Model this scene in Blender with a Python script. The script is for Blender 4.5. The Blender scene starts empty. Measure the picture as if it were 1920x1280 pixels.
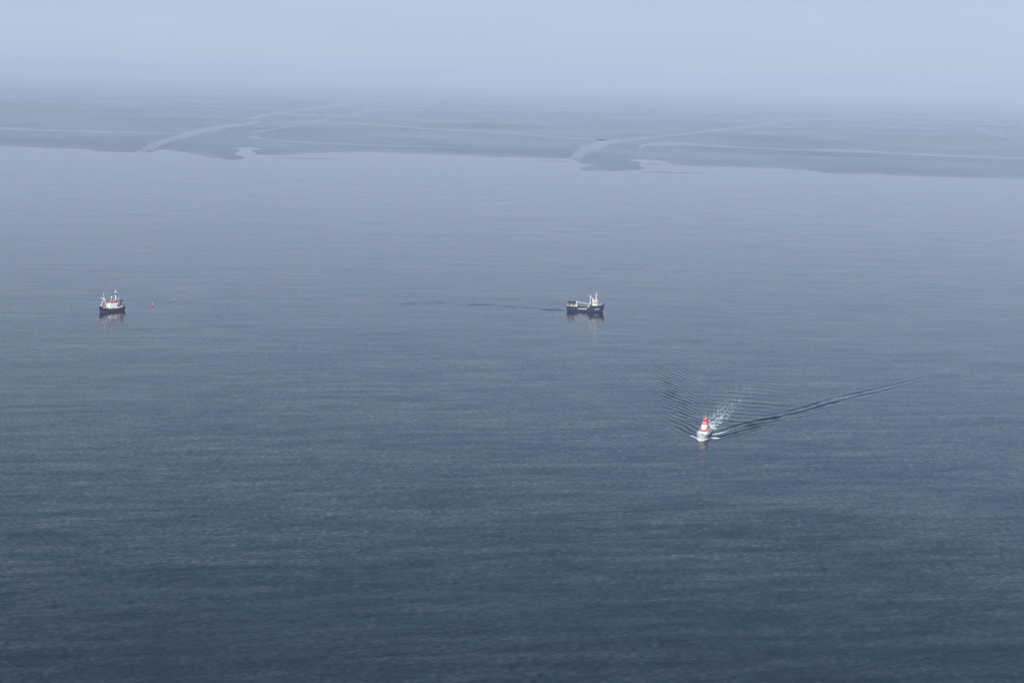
import bpy, bmesh, math, random
import numpy as np
from mathutils import Vector, Matrix, noise
from mathutils.geometry import tessellate_polygon

# ------------------------------------------------------------------ camera, sky, sun, exposure
scene = bpy.context.scene
col = scene.collection
CAM_H = 145.0
FOCAL = 2667.0                       # in pixels of a 1920 wide frame (50 mm lens)
HOR_L, HOR_R = 122.0, 174.0          # where the horizon meets the left and right frame edge
ROLL = math.atan((HOR_R - HOR_L) / 1920.0)
PITCH = math.atan((640 - (HOR_L + HOR_R) / 2) * math.cos(ROLL) / FOCAL)

cam_d = bpy.data.cameras.new("camera")
cam = bpy.data.objects.new("camera", cam_d)
col.objects.link(cam)
scene.camera = cam
cam_d.sensor_fit = 'HORIZONTAL'
cam_d.sensor_width = 36.0
cam_d.lens = FOCAL / 1920.0 * 36.0
cam_d.clip_start = 1.0
cam_d.clip_end = 120000.0
_r0 = Vector((1, 0, 0))
_f0 = Vector((0, math.cos(PITCH), -math.sin(PITCH)))
_u0 = Vector((0, math.sin(PITCH), math.cos(PITCH)))
_c, _s = math.cos(ROLL), math.sin(ROLL)
_r = _r0 * _c + _u0 * _s
_u = -_r0 * _s + _u0 * _c
cam.matrix_world = Matrix(((_r.x, _u.x, -_f0.x, 0), (_r.y, _u.y, -_f0.y, 0), (_r.z, _u.z, -_f0.z, CAM_H), (0, 0, 0, 1)))

SUN_DIR = Vector((-0.30, -0.95, 0)).normalized()
SUN_EL = math.radians(36)
SUN_ROT = math.atan2(SUN_DIR.x, SUN_DIR.y)
world = bpy.data.worlds.new("World")
scene.world = world
world.use_nodes = True
wn = world.node_tree
sky = wn.nodes.new('ShaderNodeTexSky')
sky.sky_type = 'NISHITA'
sky.sun_disc = False
sky.sun_elevation = SUN_EL
sky.sun_rotation = SUN_ROT
sky.altitude = 0
sky.air_density = 1.0
sky.dust_density = 0.8
sky.ozone_density = 1.0
# misty air: the sky pales towards the horizon
_tc = wn.nodes.new('ShaderNodeTexCoord')
_sep = wn.nodes.new('ShaderNodeSeparateXYZ')
wn.links.new(_tc.outputs['Generated'], _sep.inputs[0])
_mr = wn.nodes.new('ShaderNodeMapRange')
_mr.interpolation_type = 'SMOOTHERSTEP'
_mr.inputs['From Min'].default_value = 0.0
_mr.inputs['From Max'].default_value = 0.53
_mr.inputs['To Min'].default_value = 0.92
_mr.inputs['To Max'].default_value = 0.02
wn.links.new(_sep.outputs['Z'], _mr.inputs[0])
_mx = wn.nodes.new('ShaderNodeMix')
_mx.data_type = 'RGBA'
wn.links.new(_mr.outputs[0], _mx.inputs['Factor'])
_tn = wn.nodes.new('ShaderNodeMix')
_tn.data_type = 'RGBA'
_tn.blend_type = 'MULTIPLY'
_tn.inputs['Factor'].default_value = 1.0
_tn.inputs['B'].default_value = (0.86, 1.27, 1.52, 1)
wn.links.new(sky.outputs[0], _tn.inputs['A'])
wn.links.new(_tn.outputs['Result'], _mx.inputs['A'])
_mx.inputs['B'].default_value = (5.85, 6.85, 9.0, 1)
# faint uneven veil in the mist
_mp = wn.nodes.new('ShaderNodeMapping')
_mp.inputs['Scale'].default_value = (2.2, 2.2, 11.0)
_nz = wn.nodes.new('ShaderNodeTexNoise')
_nz.inputs['Scale'].default_value = 1.6
_nz.inputs['Detail'].default_value = 4
_vr = wn.nodes.new('ShaderNodeMapRange')
_vr.inputs['From Min'].default_value = 0.3
_vr.inputs['From Max'].default_value = 0.7
_vr.inputs['To Min'].default_value = 0.95
_vr.inputs['To Max'].default_value = 1.025
_vm = wn.nodes.new('ShaderNodeVectorMath')
_vm.operation = 'SCALE'
wn.links.new(_tc.outputs['Generated'], _mp.inputs[0])
wn.links.new(_mp.outputs[0], _nz.inputs['Vector'])
wn.links.new(_nz.outputs['Fac'], _vr.inputs[0])
wn.links.new(_mx.outputs['Result'], _vm.inputs[0])
wn.links.new(_vr.outputs[0], _vm.inputs['Scale'])
wn.links.new(_vm.outputs[0], wn.nodes['Background'].inputs[0])
wn.nodes['Background'].inputs[1].default_value = 0.085

sun_d = bpy.data.lights.new("sun", 'SUN')
sun_d.energy = 5.0
sun_d.angle = math.radians(0.6)
sun_d.color = (1.0, 0.965, 0.915)
sun = bpy.data.objects.new("sun", sun_d)
col.objects.link(sun)
sv = Vector((SUN_DIR.x * math.cos(SUN_EL), SUN_DIR.y * math.cos(SUN_EL), math.sin(SUN_EL)))
sun.rotation_euler = sv.to_track_quat('Z', 'Y').to_euler()
sun.location = (-60, -80, 300)

scene.view_settings.view_transform = 'Standard'
scene.view_settings.look = 'None'
scene.view_settings.exposure = 0.0
scene.view_settings.gamma = 1.0
scene.cycles.volume_bounces = 1
scene.cycles.use_denoising = True
scene.cycles.denoiser = 'OPENIMAGEDENOISE'
scene.cycles.denoising_input_passes = 'RGB_ALBEDO_NORMAL'
scene.cycles.denoising_prefilter = 'ACCURATE'

rng = random.Random(7)

# ------------------------------------------------------------------ helpers
def ground(px, py):
    """where the sight line through a picture point of the photograph meets the sea"""
    x, y = px - 960.0, 640.0 - py
    d = _r * x + _u * y + _f0 * FOCAL
    t = -CAM_H / d.z
    return Vector((d.x * t, d.y * t, 0.0))

def mat(name, color, rough=0.5, metal=0.0, spec=0.5, var=0.12, scale=1.5):
    m = bpy.data.materials.new(name)
    m.use_nodes = True
    nt = m.node_tree
    b = nt.nodes['Principled BSDF']
    b.inputs['Roughness'].default_value = rough
    b.inputs['Metallic'].default_value = metal
    b.inputs['Specular IOR Level'].default_value = spec
    tc = nt.nodes.new('ShaderNodeTexCoord')
    nz = nt.nodes.new('ShaderNodeTexNoise')
    nz.inputs['Scale'].default_value = scale
    nz.inputs['Detail'].default_value = 5
    nt.links.new(tc.outputs['Object'], nz.inputs['Vector'])
    mx = nt.nodes.new('ShaderNodeMix')
    mx.data_type = 'RGBA'
    c = Vector(color)
    mx.inputs['A'].default_value = (*(c * (1 - var)), 1)
    mx.inputs['B'].default_value = (*(c * (1 + var)), 1)
    nt.links.new(nz.outputs['Fac'], mx.inputs['Factor'])
    nt.links.new(mx.outputs['Result'], b.inputs['Base Color'])
    return m

M = {}
M['white'] = mat('white_paint', (0.82, 0.81, 0.78), 0.4, var=.06)
M['cream'] = mat('cream_paint', (0.74, 0.66, 0.52), 0.45)
M['blue'] = mat('blue_hull_paint', (0.004, 0.013, 0.06), 0.4, var=0.25, scale=0.6)
M['blue_bright'] = mat('bright_blue_hull_paint', (0.004, 0.018, 0.085), 0.4, var=0.25, scale=0.6)
M['navy'] = mat('navy_paint', (0.01, 0.015, 0.04), 0.45)
M['red'] = mat('signal_red_paint', (0.72, 0.035, 0.03), 0.4)
M['orange'] = mat('orange_red_paint', (0.55, 0.085, 0.035), 0.5)
M['boot'] = mat('red_antifouling', (0.32, 0.03, 0.035), 0.6)
M['black'] = mat('black_gear', (0.02, 0.02, 0.022), 0.6)
M['glass'] = mat('window_glass', (0.015, 0.02, 0.025), 0.08, spec=0.8)
M['grey'] = mat('grey_deck_paint', (0.30, 0.31, 0.31), 0.7)
M['greydeck'] = mat('green_grey_deck', (0.42, 0.46, 0.43), 0.75)
M['steel'] = mat('dull_steel', (0.42, 0.43, 0.44), 0.45, metal=0.3)
M['rust'] = mat('rusty_gear', (0.20, 0.10, 0.06), 0.8)
M['net'] = mat('dark_green_net', (0.025, 0.045, 0.035), 0.95)
M['yellow'] = mat('yellow_paint', (0.62, 0.50, 0.16), 0.5)
M['buoy'] = mat('red_buoy_plastic', (0.55, 0.05, 0.04), 0.4)
M['roof'] = mat('dark_shelter_roof', (0.022, 0.016, 0.03), 0.85, spec=.2)
M['crate'] = mat('ochre_crates', (0.26, 0.23, 0.11), 0.8)
M['foam'] = mat('foam', (0.80, 0.82, 0.83), 0.8)

class MB:
    def __init__(self):
        self.bm = bmesh.new()
    def box(self, c, s, rz=0.0, ry=0.0, taper=(1, 1)):
        """box with optional top taper in x and y"""
        R = Matrix.Rotation(rz, 3, 'Z') @ Matrix.Rotation(ry, 3, 'Y')
        vs = []
        for z in (-1, 1):
            for x, y in ((-1, -1), (1, -1), (1, 1), (-1, 1)):
                k = taper if z > 0 else (1, 1)
                vs.append(self.bm.verts.new(Vector(c) + R @ Vector((x * s[0] / 2 * k[0], y * s[1] / 2 * k[1], z * s[2] / 2))))
        for f in ((3, 2, 1, 0), (4, 5, 6, 7), (0, 1, 5, 4), (1, 2, 6, 5), (2, 3, 7, 6), (3, 0, 4, 7)):
            self.bm.faces.new([vs[i] for i in f])
        return self
    def prism(self, prof, y0, y1, k=1.0):
        """side profile [(x, z)...] (counter-clockwise seen from -y) extruded between y0 and y1"""
        a = [self.bm.verts.new((x, y0, z)) for x, z in prof]
        b = [self.bm.verts.new((x, y1, z)) for x, z in prof]
        n = len(prof)
        self.bm.faces.new(a); self.bm.faces.new(b[::-1])
        for i in range(n):
            j = (i + 1) % n
            self.bm.faces.new((a[j], a[i], b[i], b[j]))
        return self
    def plan(self, outline, z0, z1, inset=0.0):
        """plan outline [(x, y)...] ccw extruded up; inset shrinks the top about its centre"""
        cx = sum(p[0] for p in outline) / len(outline); cy = sum(p[1] for p in outline) / len(outline)
        a = [self.bm.verts.new((x, y, z0)) for x, y in outline]
        b = [self.bm.verts.new((x + (cx - x) * inset, y + (cy - y) * inset, z1)) for x, y in outline]
        n = len(outline)
        self.bm.faces.new(a[::-1]); self.bm.faces.new(b)
        for i in range(n):
            j = (i + 1) % n
            self.bm.faces.new((a[i], a[j], b[j], b[i]))
        return self
    def tube(self, p0, p1, r0, r1=None, n=8):
        r1 = r0 if r1 is None else r1
        p0, p1 = Vector(p0), Vector(p1)
        q = (p1 - p0).to_track_quat('Z', 'Y')
        a, b = [], []
        for i in range(n):
            t = 2 * math.pi * i / n
            v = q @ Vector((math.cos(t), math.sin(t), 0))
            a.append(self.bm.verts.new(p0 + v * r0)); b.append(self.bm.verts.new(p1 + v * r1))
        for i in range(n):
            j = (i + 1) % n
            self.bm.faces.new((a[i], a[j], b[j], b[i]))
        self.bm.faces.new(a[::-1]); self.bm.faces.new(b)
        return self
    def path(self, pts, r, n=6):
        for a, b in zip(pts, pts[1:]):
            self.tube(a, b, r, r, n)
        return self
    def ball(self, c, r, sz=1.0):
        g = bmesh.ops.create_uvsphere(self.bm, u_segments=14, v_segments=9, radius=r)
        for v in g['verts']:
            v.co = Vector((v.co.x, v.co.y, v.co.z * sz)) + Vector(c)
        return self
    def build(self, name, m, parent=None, smooth=False, bevel=0.0):
        bmesh.ops.recalc_face_normals(self.bm, faces=self.bm.faces[:])
        if bevel:
            bmesh.ops.bevel(self.bm, geom=self.bm.edges[:], offset=bevel, segments=1, affect='EDGES')
        me = bpy.data.meshes.new(name)
        self.bm.to_mesh(me); self.bm.free()
        if smooth:
            for p in me.polygons:
                p.use_smooth = True
        me.materials.append(m)
        o = bpy.data.objects.new(name, me)
        col.objects.link(o)
        o.parent = parent
        return o

def thing(name, label, cat, loc, rz=0.0, group=None):
    o = bpy.data.objects.new(name, None)
    col.objects.link(o)
    o.location = loc
    o.rotation_euler = (0, 0, rz)
    o.empty_display_size = 1
    o['label'] = label; o['category'] = cat
    if group: o['group'] = group
    return o

def lerp_tab(tab, x):
    """smooth table lookup, tab = [(x, v)...] ascending"""
    if x <= tab[0][0]: return tab[0][1]
    for (a, va), (b, vb) in zip(tab, tab[1:]):
        if x <= b:
            t = (x - a) / (b - a)
            return va + (vb - va) * t
    return tab[-1][1]

class Hull:
    """ship's hull lofted from tables: half beam at deck edge and at the waterline, sheer height, rake of the stem"""
    def __init__(self, x0, x1, bd, bw, zd, rake, n=48, flare=0.75):
        self.X = [x0 + (x1 - x0) * (1 - (1 - i / n) ** 1.25) for i in range(n + 1)]
        self.bd, self.bw, self.zd, self.rake, self.flare = bd, bw, zd, rake, flare
    def pt(self, x, v, side, off=0.0):
        zt = lerp_tab(self.zd, x)
        z = -0.9 + (zt + 0.9) * v
        w = max(0.0, z) / zt
        y = lerp_tab(self.bw, x) * (1 - w ** self.flare) + lerp_tab(self.bd, x) * w ** self.flare
        if z < 0: y *= 1 + 0.35 * z
        return Vector((x + lerp_tab(self.rake, x) * (z / 4.0), side * (y + off), z))
    def vz(self, x, z):
        return (z + 0.9) / (lerp_tab(self.zd, x) + 0.9)
    def skin(self, name, m, parent, wall=0.12, deck_drop=0.9):
        b = MB(); bm = b.bm
        vs = [0, .12, .25, .4, .55, .7, .85, 1.0]
        cols = {}
        for s in (-1, 1):
            rows = []
            for x in self.X:
                r = [bm.verts.new(self.pt(x, v, s)) for v in vs]
                r.append(bm.verts.new(self.pt(x, 1.0, s, -min(wall, lerp_tab(self.bd, x) * .5))))
                q = self.vz(x, lerp_tab(self.zd, x) - deck_drop - 0.1)
                r.append(bm.verts.new(self.pt(x, q, s, -min(wall, lerp_tab(self.bd, x) * .5))))
                rows.append(r)
            cols[s] = rows
            for a, c in zip(rows, rows[1:]):
                for k in range(len(a) - 1):
                    bm.faces.new((a[k], c[k], c[k + 1], a[k + 1]))
        for e in (0, -1):                                # transom and stem
            L, R = cols[-1][e], cols[1][e]
            for k in range(len(L) - 1):
                bm.faces.new((L[k], L[k + 1], R[k + 1], R[k]))
        for i in range(len(self.X) - 1):                 # bottom
            bm.faces.new((cols[-1][i][0], cols[-1][i + 1][0], cols[1][i + 1][0], cols[1][i][0]))
        bmesh.ops.remove_doubles(bm, verts=bm.verts[:], dist=0.002)
        return b.build(name, m, parent)
    def deck(self, name, m, parent, drop=0.9, wall=0.12):
        b = MB(); bm = b.bm
        rows = []
        for x in self.X:
            q = self.vz(x, lerp_tab(self.zd, x) - drop)
            w = min(wall, lerp_tab(self.bd, x) * .5) + 0.005
            rows.append([bm.verts.new(self.pt(x, q, s, -w)) for s in (-1, 1)])
        for a, c in zip(rows, rows[1:]):
            bm.faces.new((a[0], c[0], c[1], a[1]))
        return b.build(name, m, parent)
    def strip(self, name, m, parent, xa, xb, za, zb, out=0.03, inn=0.02, sides=(-1, 1), n=30, cap=False):
        """band proud of the hull between heights za(x) and zb(x) (functions or numbers)"""
        fa = za if callable(za) else (lambda x: za)
        fb = zb if callable(zb) else (lambda x: zb)
        b = MB(); bm = b.bm
        for s in sides:
            rows = []
            for i in range(n + 1):
                x = xa + (xb - xa) * i / n
                lo, hi = self.vz(x, fa(x)), self.vz(x, fb(x))
                p = [self.pt(x, lo, s, out), self.pt(x, hi, s, out), self.pt(x, hi, s, -inn), self.pt(x, lo, s, -inn)]
                rows.append([bm.verts.new(q) for q in p])
            for a, c in zip(rows, rows[1:]):
                for k in range(4):
                    bm.faces.new((a[k], c[k], c[(k + 1) % 4], a[(k + 1) % 4]))
            bm.faces.new(rows[0]); bm.faces.new(rows[-1][::-1])
        return b.build(name, m, parent)

# ------------------------------------------------------------------ boats' places
def place(stern_px, bow_px):
    a, b = ground(*stern_px), ground(*bow_px)
    d = b - a
    return (a + b) / 2, math.atan2(d.y, d.x), d.length

RESCUE_LOC, RESCUE_RZ, RESCUE_SCALE = ground(1320.5, 815.5), math.radians(-90 - 16), (1.03, 0.89, 0.86)
BLUE_LOC, BLUE_RZ, _l = place((1063.5, 581.0), (1131.0, 584.6))
ANCH_LOC, ANCH_RZ, _l2 = place((230.0, 581.2), (189.3, 584.8))

# ------------------------------------------------------------------ the sea
def polyline(px):
    return np.array([ground(*p)[:2] for p in px])

def along(P, X, Y):
    """distance to polyline P (signed, + = right of travel), arc position, total length"""
    best = np.full(X.shape, 1e9); sd = np.zeros(X.shape); ss = np.zeros(X.shape)
    acc = 0.0
    for a, b in zip(P, P[1:]):
        d = b - a; L = np.hypot(*d); u = d / L
        rx, ry = X - a[0], Y - a[1]
        t = np.clip(rx * u[0] + ry * u[1], 0, L)
        ex, ey = rx - u[0] * t, ry - u[1] * t
        dist = np.hypot(ex, ey)
        m = dist < best
        best = np.where(m, dist, best)
        sd = np.where(m, np.sign(rx * u[1] - ry * u[0]) * dist, sd)
        ss = np.where(m, acc + t, ss)
        acc += L
    return sd, ss, acc

def smooth_noise(X, Y, scale, seed):
    r = np.random.RandomState(seed)
    out = np.zeros(X.shape)
    for k in range(7):
        th = r.uniform(0, 2 * np.pi); f = r.uniform(.5, 1.6) * 2 * np.pi / scale; p = r.uniform(0, 2 * np.pi)
        out += np.sin((X * np.cos(th) + Y * np.sin(th)) * f + p)
    return out / 2.6

def axis_lines(zones, far, ratio):
    """grid lines: zones = [(end, step)...] after the first start value, then steps growing out to far"""
    core = [zones[0]]
    for end, step in zones[1:]:
        n = int(round((end - core[-1]) / step)); a = core[-1]
        core += [a + (end - a) * (k + 1) / n for k in range(n)]
    def grow(start, sgn, s):
        out, p = [], start
        while abs(p - start) < far:
            s *= ratio; p += sgn * s; out.append(p)
        return out
    return np.array(grow(core[0], -1, zones[1][1])[::-1] + core + grow(core[-1], 1, zones[-1][1]))

def crest_dir(p, q):
    """unit vector across a crest that runs between two picture points"""
    d = ground(*q) - ground(*p)
    d = Vector((d.x, d.y)).normalized()
    return np.array((-d.y, d.x))

def sea_height(X, Y):
    H = np.zeros(X.shape)
    warp = smooth_noise(X, Y, 55, 3) + 0.35 * smooth_noise(X, Y, 17, 4)
    amp = 0.8 + 0.22 * smooth_noise(X, Y, 28, 5)
    lump = smooth_noise(X, Y, 13, 9)
    def packet(P, width, lam, k, slope, head=6.0, tail=60.0, shift=0.0, w=0.9, fade=1.0, grow=0.0, lumpy=0.0, follow=False):
        nonlocal H
        sd, ss, L = along(P, X, Y)
        wd = width * (1 + grow * ss / L)
        env = np.exp(-((sd - shift) / wd) ** 2)
        env *= np.clip(ss / head, 0, 1) * np.clip((L - ss) / tail, 0, 1) * (1 - fade * 0.6 * ss / L)
        env *= np.clip(1 + lumpy * lump, .1, 2)
        ph = 2 * np.pi * (sd if follow else X * k[0] + Y * k[1]) / lam + w * warp
        H += env * slope * lam / (2 * np.pi) * (0.8 if follow else amp) * (np.sin(ph) + 0.25 * np.sin(2 * ph + .6))
    # left arm: echelon of short crests, curling over at its far end
    left = polyline([(1292, 814), (1280, 784), (1266, 752), (1256, 718), (1249, 690), (1250, 674), (1262, 667)])
    kl = crest_dir((1250, 757), (1281, 770))
    packet(left, 5.2, 3.7, kl, 0.29, tail=22, grow=0.5, fade=.6, w=1.7, lumpy=.5)
    inner = polyline([(1303, 800), (1294, 766), (1285, 730), (1281, 700), (1284, 682)])
    packet(inner, 3.2, 3.3, crest_dir((1283, 745), (1305, 756)), 0.20, tail=40, grow=1.0, fade=.6, w=.7)
    fill = polyline([(1300, 790), (1300, 740), (1305, 690)])
    packet(fill, 14, 4.5, crest_dir((1290, 700), (1330, 709)), 0.06, head=20, tail=60, fade=1.2)
    # far curl, where the boat turned
    curl = polyline([(1250, 671), (1290, 664), (1340, 663), (1390, 665), (1450, 668)])
    packet(curl, 13, 5.5, crest_dir((1290, 668), (1330, 674)), 0.2, head=15, tail=90)
    old = polyline([(1165, 622), (1225, 626), (1275, 631), (1300, 638), (1306, 646)])
    packet(old, 8, 6.5, crest_dir((1250, 629), (1300, 637)), 0.13, head=50, tail=10, fade=-.4)
    # right arm: long dark troughs almost in line with the arm
    right = polyline([(1336, 815), (1370, 803), (1440, 786), (1530, 760), (1600, 742), (1660, 726), (1705, 712), (1745, 702)])
    packet(right, 2.6, 5.0, crest_dir((1380, 802), (1560, 757)), 0.42, head=4, tail=90, fade=.35, grow=.9, lumpy=.35, w=1.5)
    second = polyline([(1332, 826), (1370, 812), (1430, 799), (1500, 780), (1560, 764), (1610, 752)])
    packet(second, 2.2, 3.6, crest_dir((1370, 812), (1460, 793)), 0.38, head=3, tail=80, fade=.7, grow=.9, lumpy=.7, w=1.5)
    # transverse waves inside the V
    tr = polyline([(1352, 800), (1385, 770), (1410, 745), (1440, 718), (1460, 700)])
    packet(tr, 15, 8.5, crest_dir((1380, 772), (1430, 776)), 0.065, head=14, tail=60, grow=.5)
    # the blue trawler's weak wake trailing to the left
    wake = polyline([(1063, 581), (1020, 580), (967, 575), (887, 570.5), (793, 567.5), (700, 570), (600, 574)])
    packet(wake, 4.6, 9.0, (0, 1), 0.09, head=3, tail=70, grow=1.8, fade=.6, w=.25, lumpy=.06, follow=True)
    packet(wake, 7.0, 5.0, crest_dir((900, 572), (1000, 574)), 0.12, head=3, tail=60, grow=.8, fade=.2, lumpy=.3)
    packet(polyline([(1064, 583), (1000, 588), (917, 595), (850, 598)]), 3, 6.0, (0, 1), 0.15, head=6, tail=60, grow=1.0, lumpy=.2, w=.5, follow=True)
    # bow wave lifted against the rescue boat's shoulders
    return H

def build_sea():
    xs = axis_lines([-150, (20, 1.4), (42, .8), (120, .45), (295, .8)], 33000, 1.07)
    ys = axis_lines([535, (770, .55), (985, 1.0)], 33000, 1.07)
    nx, ny = len(xs), len(ys)
    X, Y = np.meshgrid(xs, ys)
    H = sea_height(X, Y)
    co = np.stack([X, Y, H], -1).reshape(-1, 3).astype(np.float32)
    i = np.arange(ny - 1)[:, None] * nx + np.arange(nx - 1)[None]
    q = np.stack([i, i + 1, i + nx + 1, i + nx], -1).reshape(-1).astype(np.int32)
    nf = (nx - 1) * (ny - 1)
    me = bpy.data.meshes.new('sea')
    me.vertices.add(len(co)); me.vertices.foreach_set('co', co.ravel())
    me.loops.add(nf * 4); me.loops.foreach_set('vertex_index', q)
    me.polygons.add(nf); me.polygons.foreach_set('loop_start', np.arange(0, nf * 4, 4, dtype=np.int32))
    me.polygons.foreach_set('use_smooth', np.ones(nf, dtype=bool))
    # air churned into the water behind the rescue boat
    sd, ss, L = along(polyline([(1330, 806), (1345, 783), (1362, 762), (1385, 737), (1405, 715)]), X, Y)
    aer = np.exp(-(sd / (3.2 + 3.5 * ss / L)) ** 2) * np.clip(1 - ss / L, 0, 1) ** 1.3 * np.clip(ss / 2 + .5, 0, 1)
    at = me.attributes.new('aeration', 'FLOAT', 'POINT')
    at.data.foreach_set('value', aer.ravel().astype(np.float32))
    me.update(); me.validate()
    o = bpy.data.objects.new('sea', me)
    col.objects.link(o)
    o['kind'] = 'structure'
    return o

def water_material():
    m = bpy.data.materials.new('sea_water')
    m.use_nodes = True
    nt = m.node_tree; N = nt.nodes; Lk = nt.links
    b = N['Principled BSDF']
    b.inputs['IOR'].default_value = 1.333
    b.inputs['Roughness'].default_value = 0.06
    tc = N.new('ShaderNodeTexCoord')
    geo = N.new('ShaderNodeNewGeometry')
    def math_(op, a, c=None, clamp=False):
        n = N.new('ShaderNodeMath'); n.operation = op; n.use_clamp = clamp
        for i, v in enumerate((a, c)):
            if v is None: continue
            if isinstance(v, (int, float)): n.inputs[i].default_value = v
            else: Lk.new(v, n.inputs[i])
        return n.outputs[0]
    def field(rot, sx, sy, detail, rough=0.55, dist=0.0, off=0.0):
        mp = N.new('ShaderNodeMapping'); mp.vector_type = 'TEXTURE'
        mp.inputs['Location'].default_value = (off, off * 1.7, 0)
        mp.inputs['Rotation'].default_value = (0, 0, math.radians(rot))
        mp.inputs['Scale'].default_value = (sx, sy, 1)
        Lk.new(tc.outputs['Object'], mp.inputs['Vector'])
        n = N.new('ShaderNodeTexNoise'); n.noise_dimensions = '2D'
        n.inputs['Scale'].default_value = 1.0
        n.inputs['Detail'].default_value = detail
        n.inputs['Roughness'].default_value = rough
        n.inputs['Distortion'].default_value = dist
        Lk.new(mp.outputs[0], n.inputs['Vector'])
        return n.outputs['Fac']
    c = lambda f: math_('SUBTRACT', f, 0.5)
    patch = field(8, 260, 90, 3, off=31)                       # cat's paws: where the breeze touches the water
    gain = math_('ADD', math_('MULTIPLY', patch, 0.8), 0.6)
    sp = N.new('ShaderNodeSeparateXYZ'); Lk.new(tc.outputs['Object'], sp.inputs[0])
    br = N.new('ShaderNodeMapRange'); br.interpolation_type = 'SMOOTHSTEP'      # the breeze is fresher inshore, the water calmer off the flats
    br.inputs['From Min'].default_value = 300; br.inputs['From Max'].default_value = 950
    br.inputs['To Min'].default_value = 1.12; br.inputs['To Max'].default_value = 0.5
    Lk.new(sp.outputs['Y'], br.inputs[0])
    gain = math_('MULTIPLY', gain, br.outputs[0])
    sy = None
    for rot, sx, sc, det, a, off in ((-4, 1.9, 0.66, 2, 0.23, 3), (14, 7.0, 1.8, 2, 0.10, 11), (9, 42, 6.0, 2, 0.11, 23), (4, 150, 26, 2, 0.05, 57)):
        t = math_('MULTIPLY', c(field(rot, sx, sc, det, off=off)), a)
        sy = t if sy is None else math_('ADD', sy, t)
    sx_ = math_('ADD', math_('MULTIPLY', c(field(40, 1.4, 0.9, 2, off=71)), 0.10), math_('MULTIPLY', c(field(-30, 8, 4, 2, off=83)), 0.06))
    sy = math_('MULTIPLY', sy, gain); sx_ = math_('MULTIPLY', sx_, gain)
    cmb = N.new('ShaderNodeCombineXYZ')
    Lk.new(sx_, cmb.inputs[0]); Lk.new(sy, cmb.inputs[1])
    add = N.new('ShaderNodeVectorMath'); add.operation = 'ADD'
    Lk.new(geo.outputs['Normal'], add.inputs[0]); Lk.new(cmb.outputs[0], add.inputs[1])
    nrm = N.new('ShaderNodeVectorMath'); nrm.operation = 'NORMALIZE'
    Lk.new(add.outputs[0], nrm.inputs[0])
    Lk.new(nrm.outputs[0], b.inputs['Normal'])
    at = N.new('ShaderNodeAttribute'); at.attribute_name = 'aeration'
    mx = N.new('ShaderNodeMix'); mx.data_type = 'RGBA'
    mx.inputs['A'].default_value = (0.0005, 0.007, 0.011, 1)
    mx.inputs['B'].default_value = (0.06, 0.115, 0.115, 1)
    Lk.new(at.outputs['Fac'], mx.inputs['Factor'])
    Lk.new(mx.outputs['Result'], b.inputs['Base Color'])
    return m

sea = build_sea()
M['water'] = water_material()
sea.data.materials.append(M['water'])

# ------------------------------------------------------------------ tidal flats beyond the water, with their channels
def fract_edge(P, depth, seed, jit=0.10):
    """subdivide a shoreline with random sideways wander"""
    r = random.Random(seed)
    P = [Vector((p[0], p[1])) for p in P]
    for d in range(depth):
        out = [P[0]]
        for a, b in zip(P, P[1:]):
            m = (a + b) / 2; L = (b - a).length
            n = Vector((-(b - a).y, (b - a).x)).normalized()
            out += [m + n * r.gauss(0, jit) * min(L, 160), b]
        P = out
    return P

def mud_material():
    m = bpy.data.materials.new('wet_mud'); m.use_nodes = True
    nt = m.node_tree; b = nt.nodes['Principled BSDF']
    tc = nt.nodes.new('ShaderNodeTexCoord')
    mp = nt.nodes.new('ShaderNodeMapping'); mp.inputs['Scale'].default_value = (1 / 420, 1 / 520, 1)
    nt.links.new(tc.outputs['Object'], mp.inputs[0])
    n = nt.nodes.new('ShaderNodeTexNoise'); n.inputs['Scale'].default_value = 1; n.inputs['Detail'].default_value = 7
    nt.links.new(mp.outputs[0], n.inputs['Vector'])
    r = nt.nodes.new('ShaderNodeValToRGB')
    r.color_ramp.elements[0].position = .35; r.color_ramp.elements[0].color = (0.042, 0.052, 0.07, 1)
    r.color_ramp.elements[1].position = .7; r.color_ramp.elements[1].color = (0.095, 0.11, 0.132, 1)
    nt.links.new(n.outputs['Fac'], r.inputs[0]); nt.links.new(r.outputs[0], b.inputs['Base Color'])
    mr = nt.nodes.new('ShaderNodeMapRange'); mr.inputs['To Min'].default_value = .4; mr.inputs['To Max'].default_value = .18
    nt.links.new(n.outputs['Fac'], mr.inputs[0]); nt.links.new(mr.outputs[0], b.inputs['Roughness'])
    b.inputs['Specular IOR Level'].default_value = 0.5
    return m
M['mud'] = mud_material()

shore_px = [(-260, 262), (-120, 268), (0, 273), (60, 276), (130, 279), (170, 280), (185, 283), (215, 285), (262, 285.5), (276, 280), (292, 279),
            (330, 282), (370, 289), (400, 295), (436, 299.5), (452, 299), (455, 294), (441, 288), (450, 283), (436, 279), (470, 276), (492, 279),
            (472, 284), (487, 287), (476, 289.5), (508, 290.5), (535, 290.5), (575, 286), (620, 285), (700, 285), (765, 287.5), (830, 290), (880, 291), (930, 294.5), (1000, 295.5), (1050, 296.5),
            (1076, 298), (1092, 306), (1102, 312), (1086, 318), (1110, 320), (1150, 320.5), (1188, 319), (1208, 314), (1196, 306), (1178, 298), (1215, 299),
            (1243, 302), (1266, 309), (1330, 312), (1450, 314.5), (1520, 319.5), (1560, 325), (1640, 325), (1690, 329), (1750, 331), (1820, 333), (1920, 335), (2060, 339), (2240, 344)]
shore = fract_edge(polyline(shore_px), 4, 5, 0.09)
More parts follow.
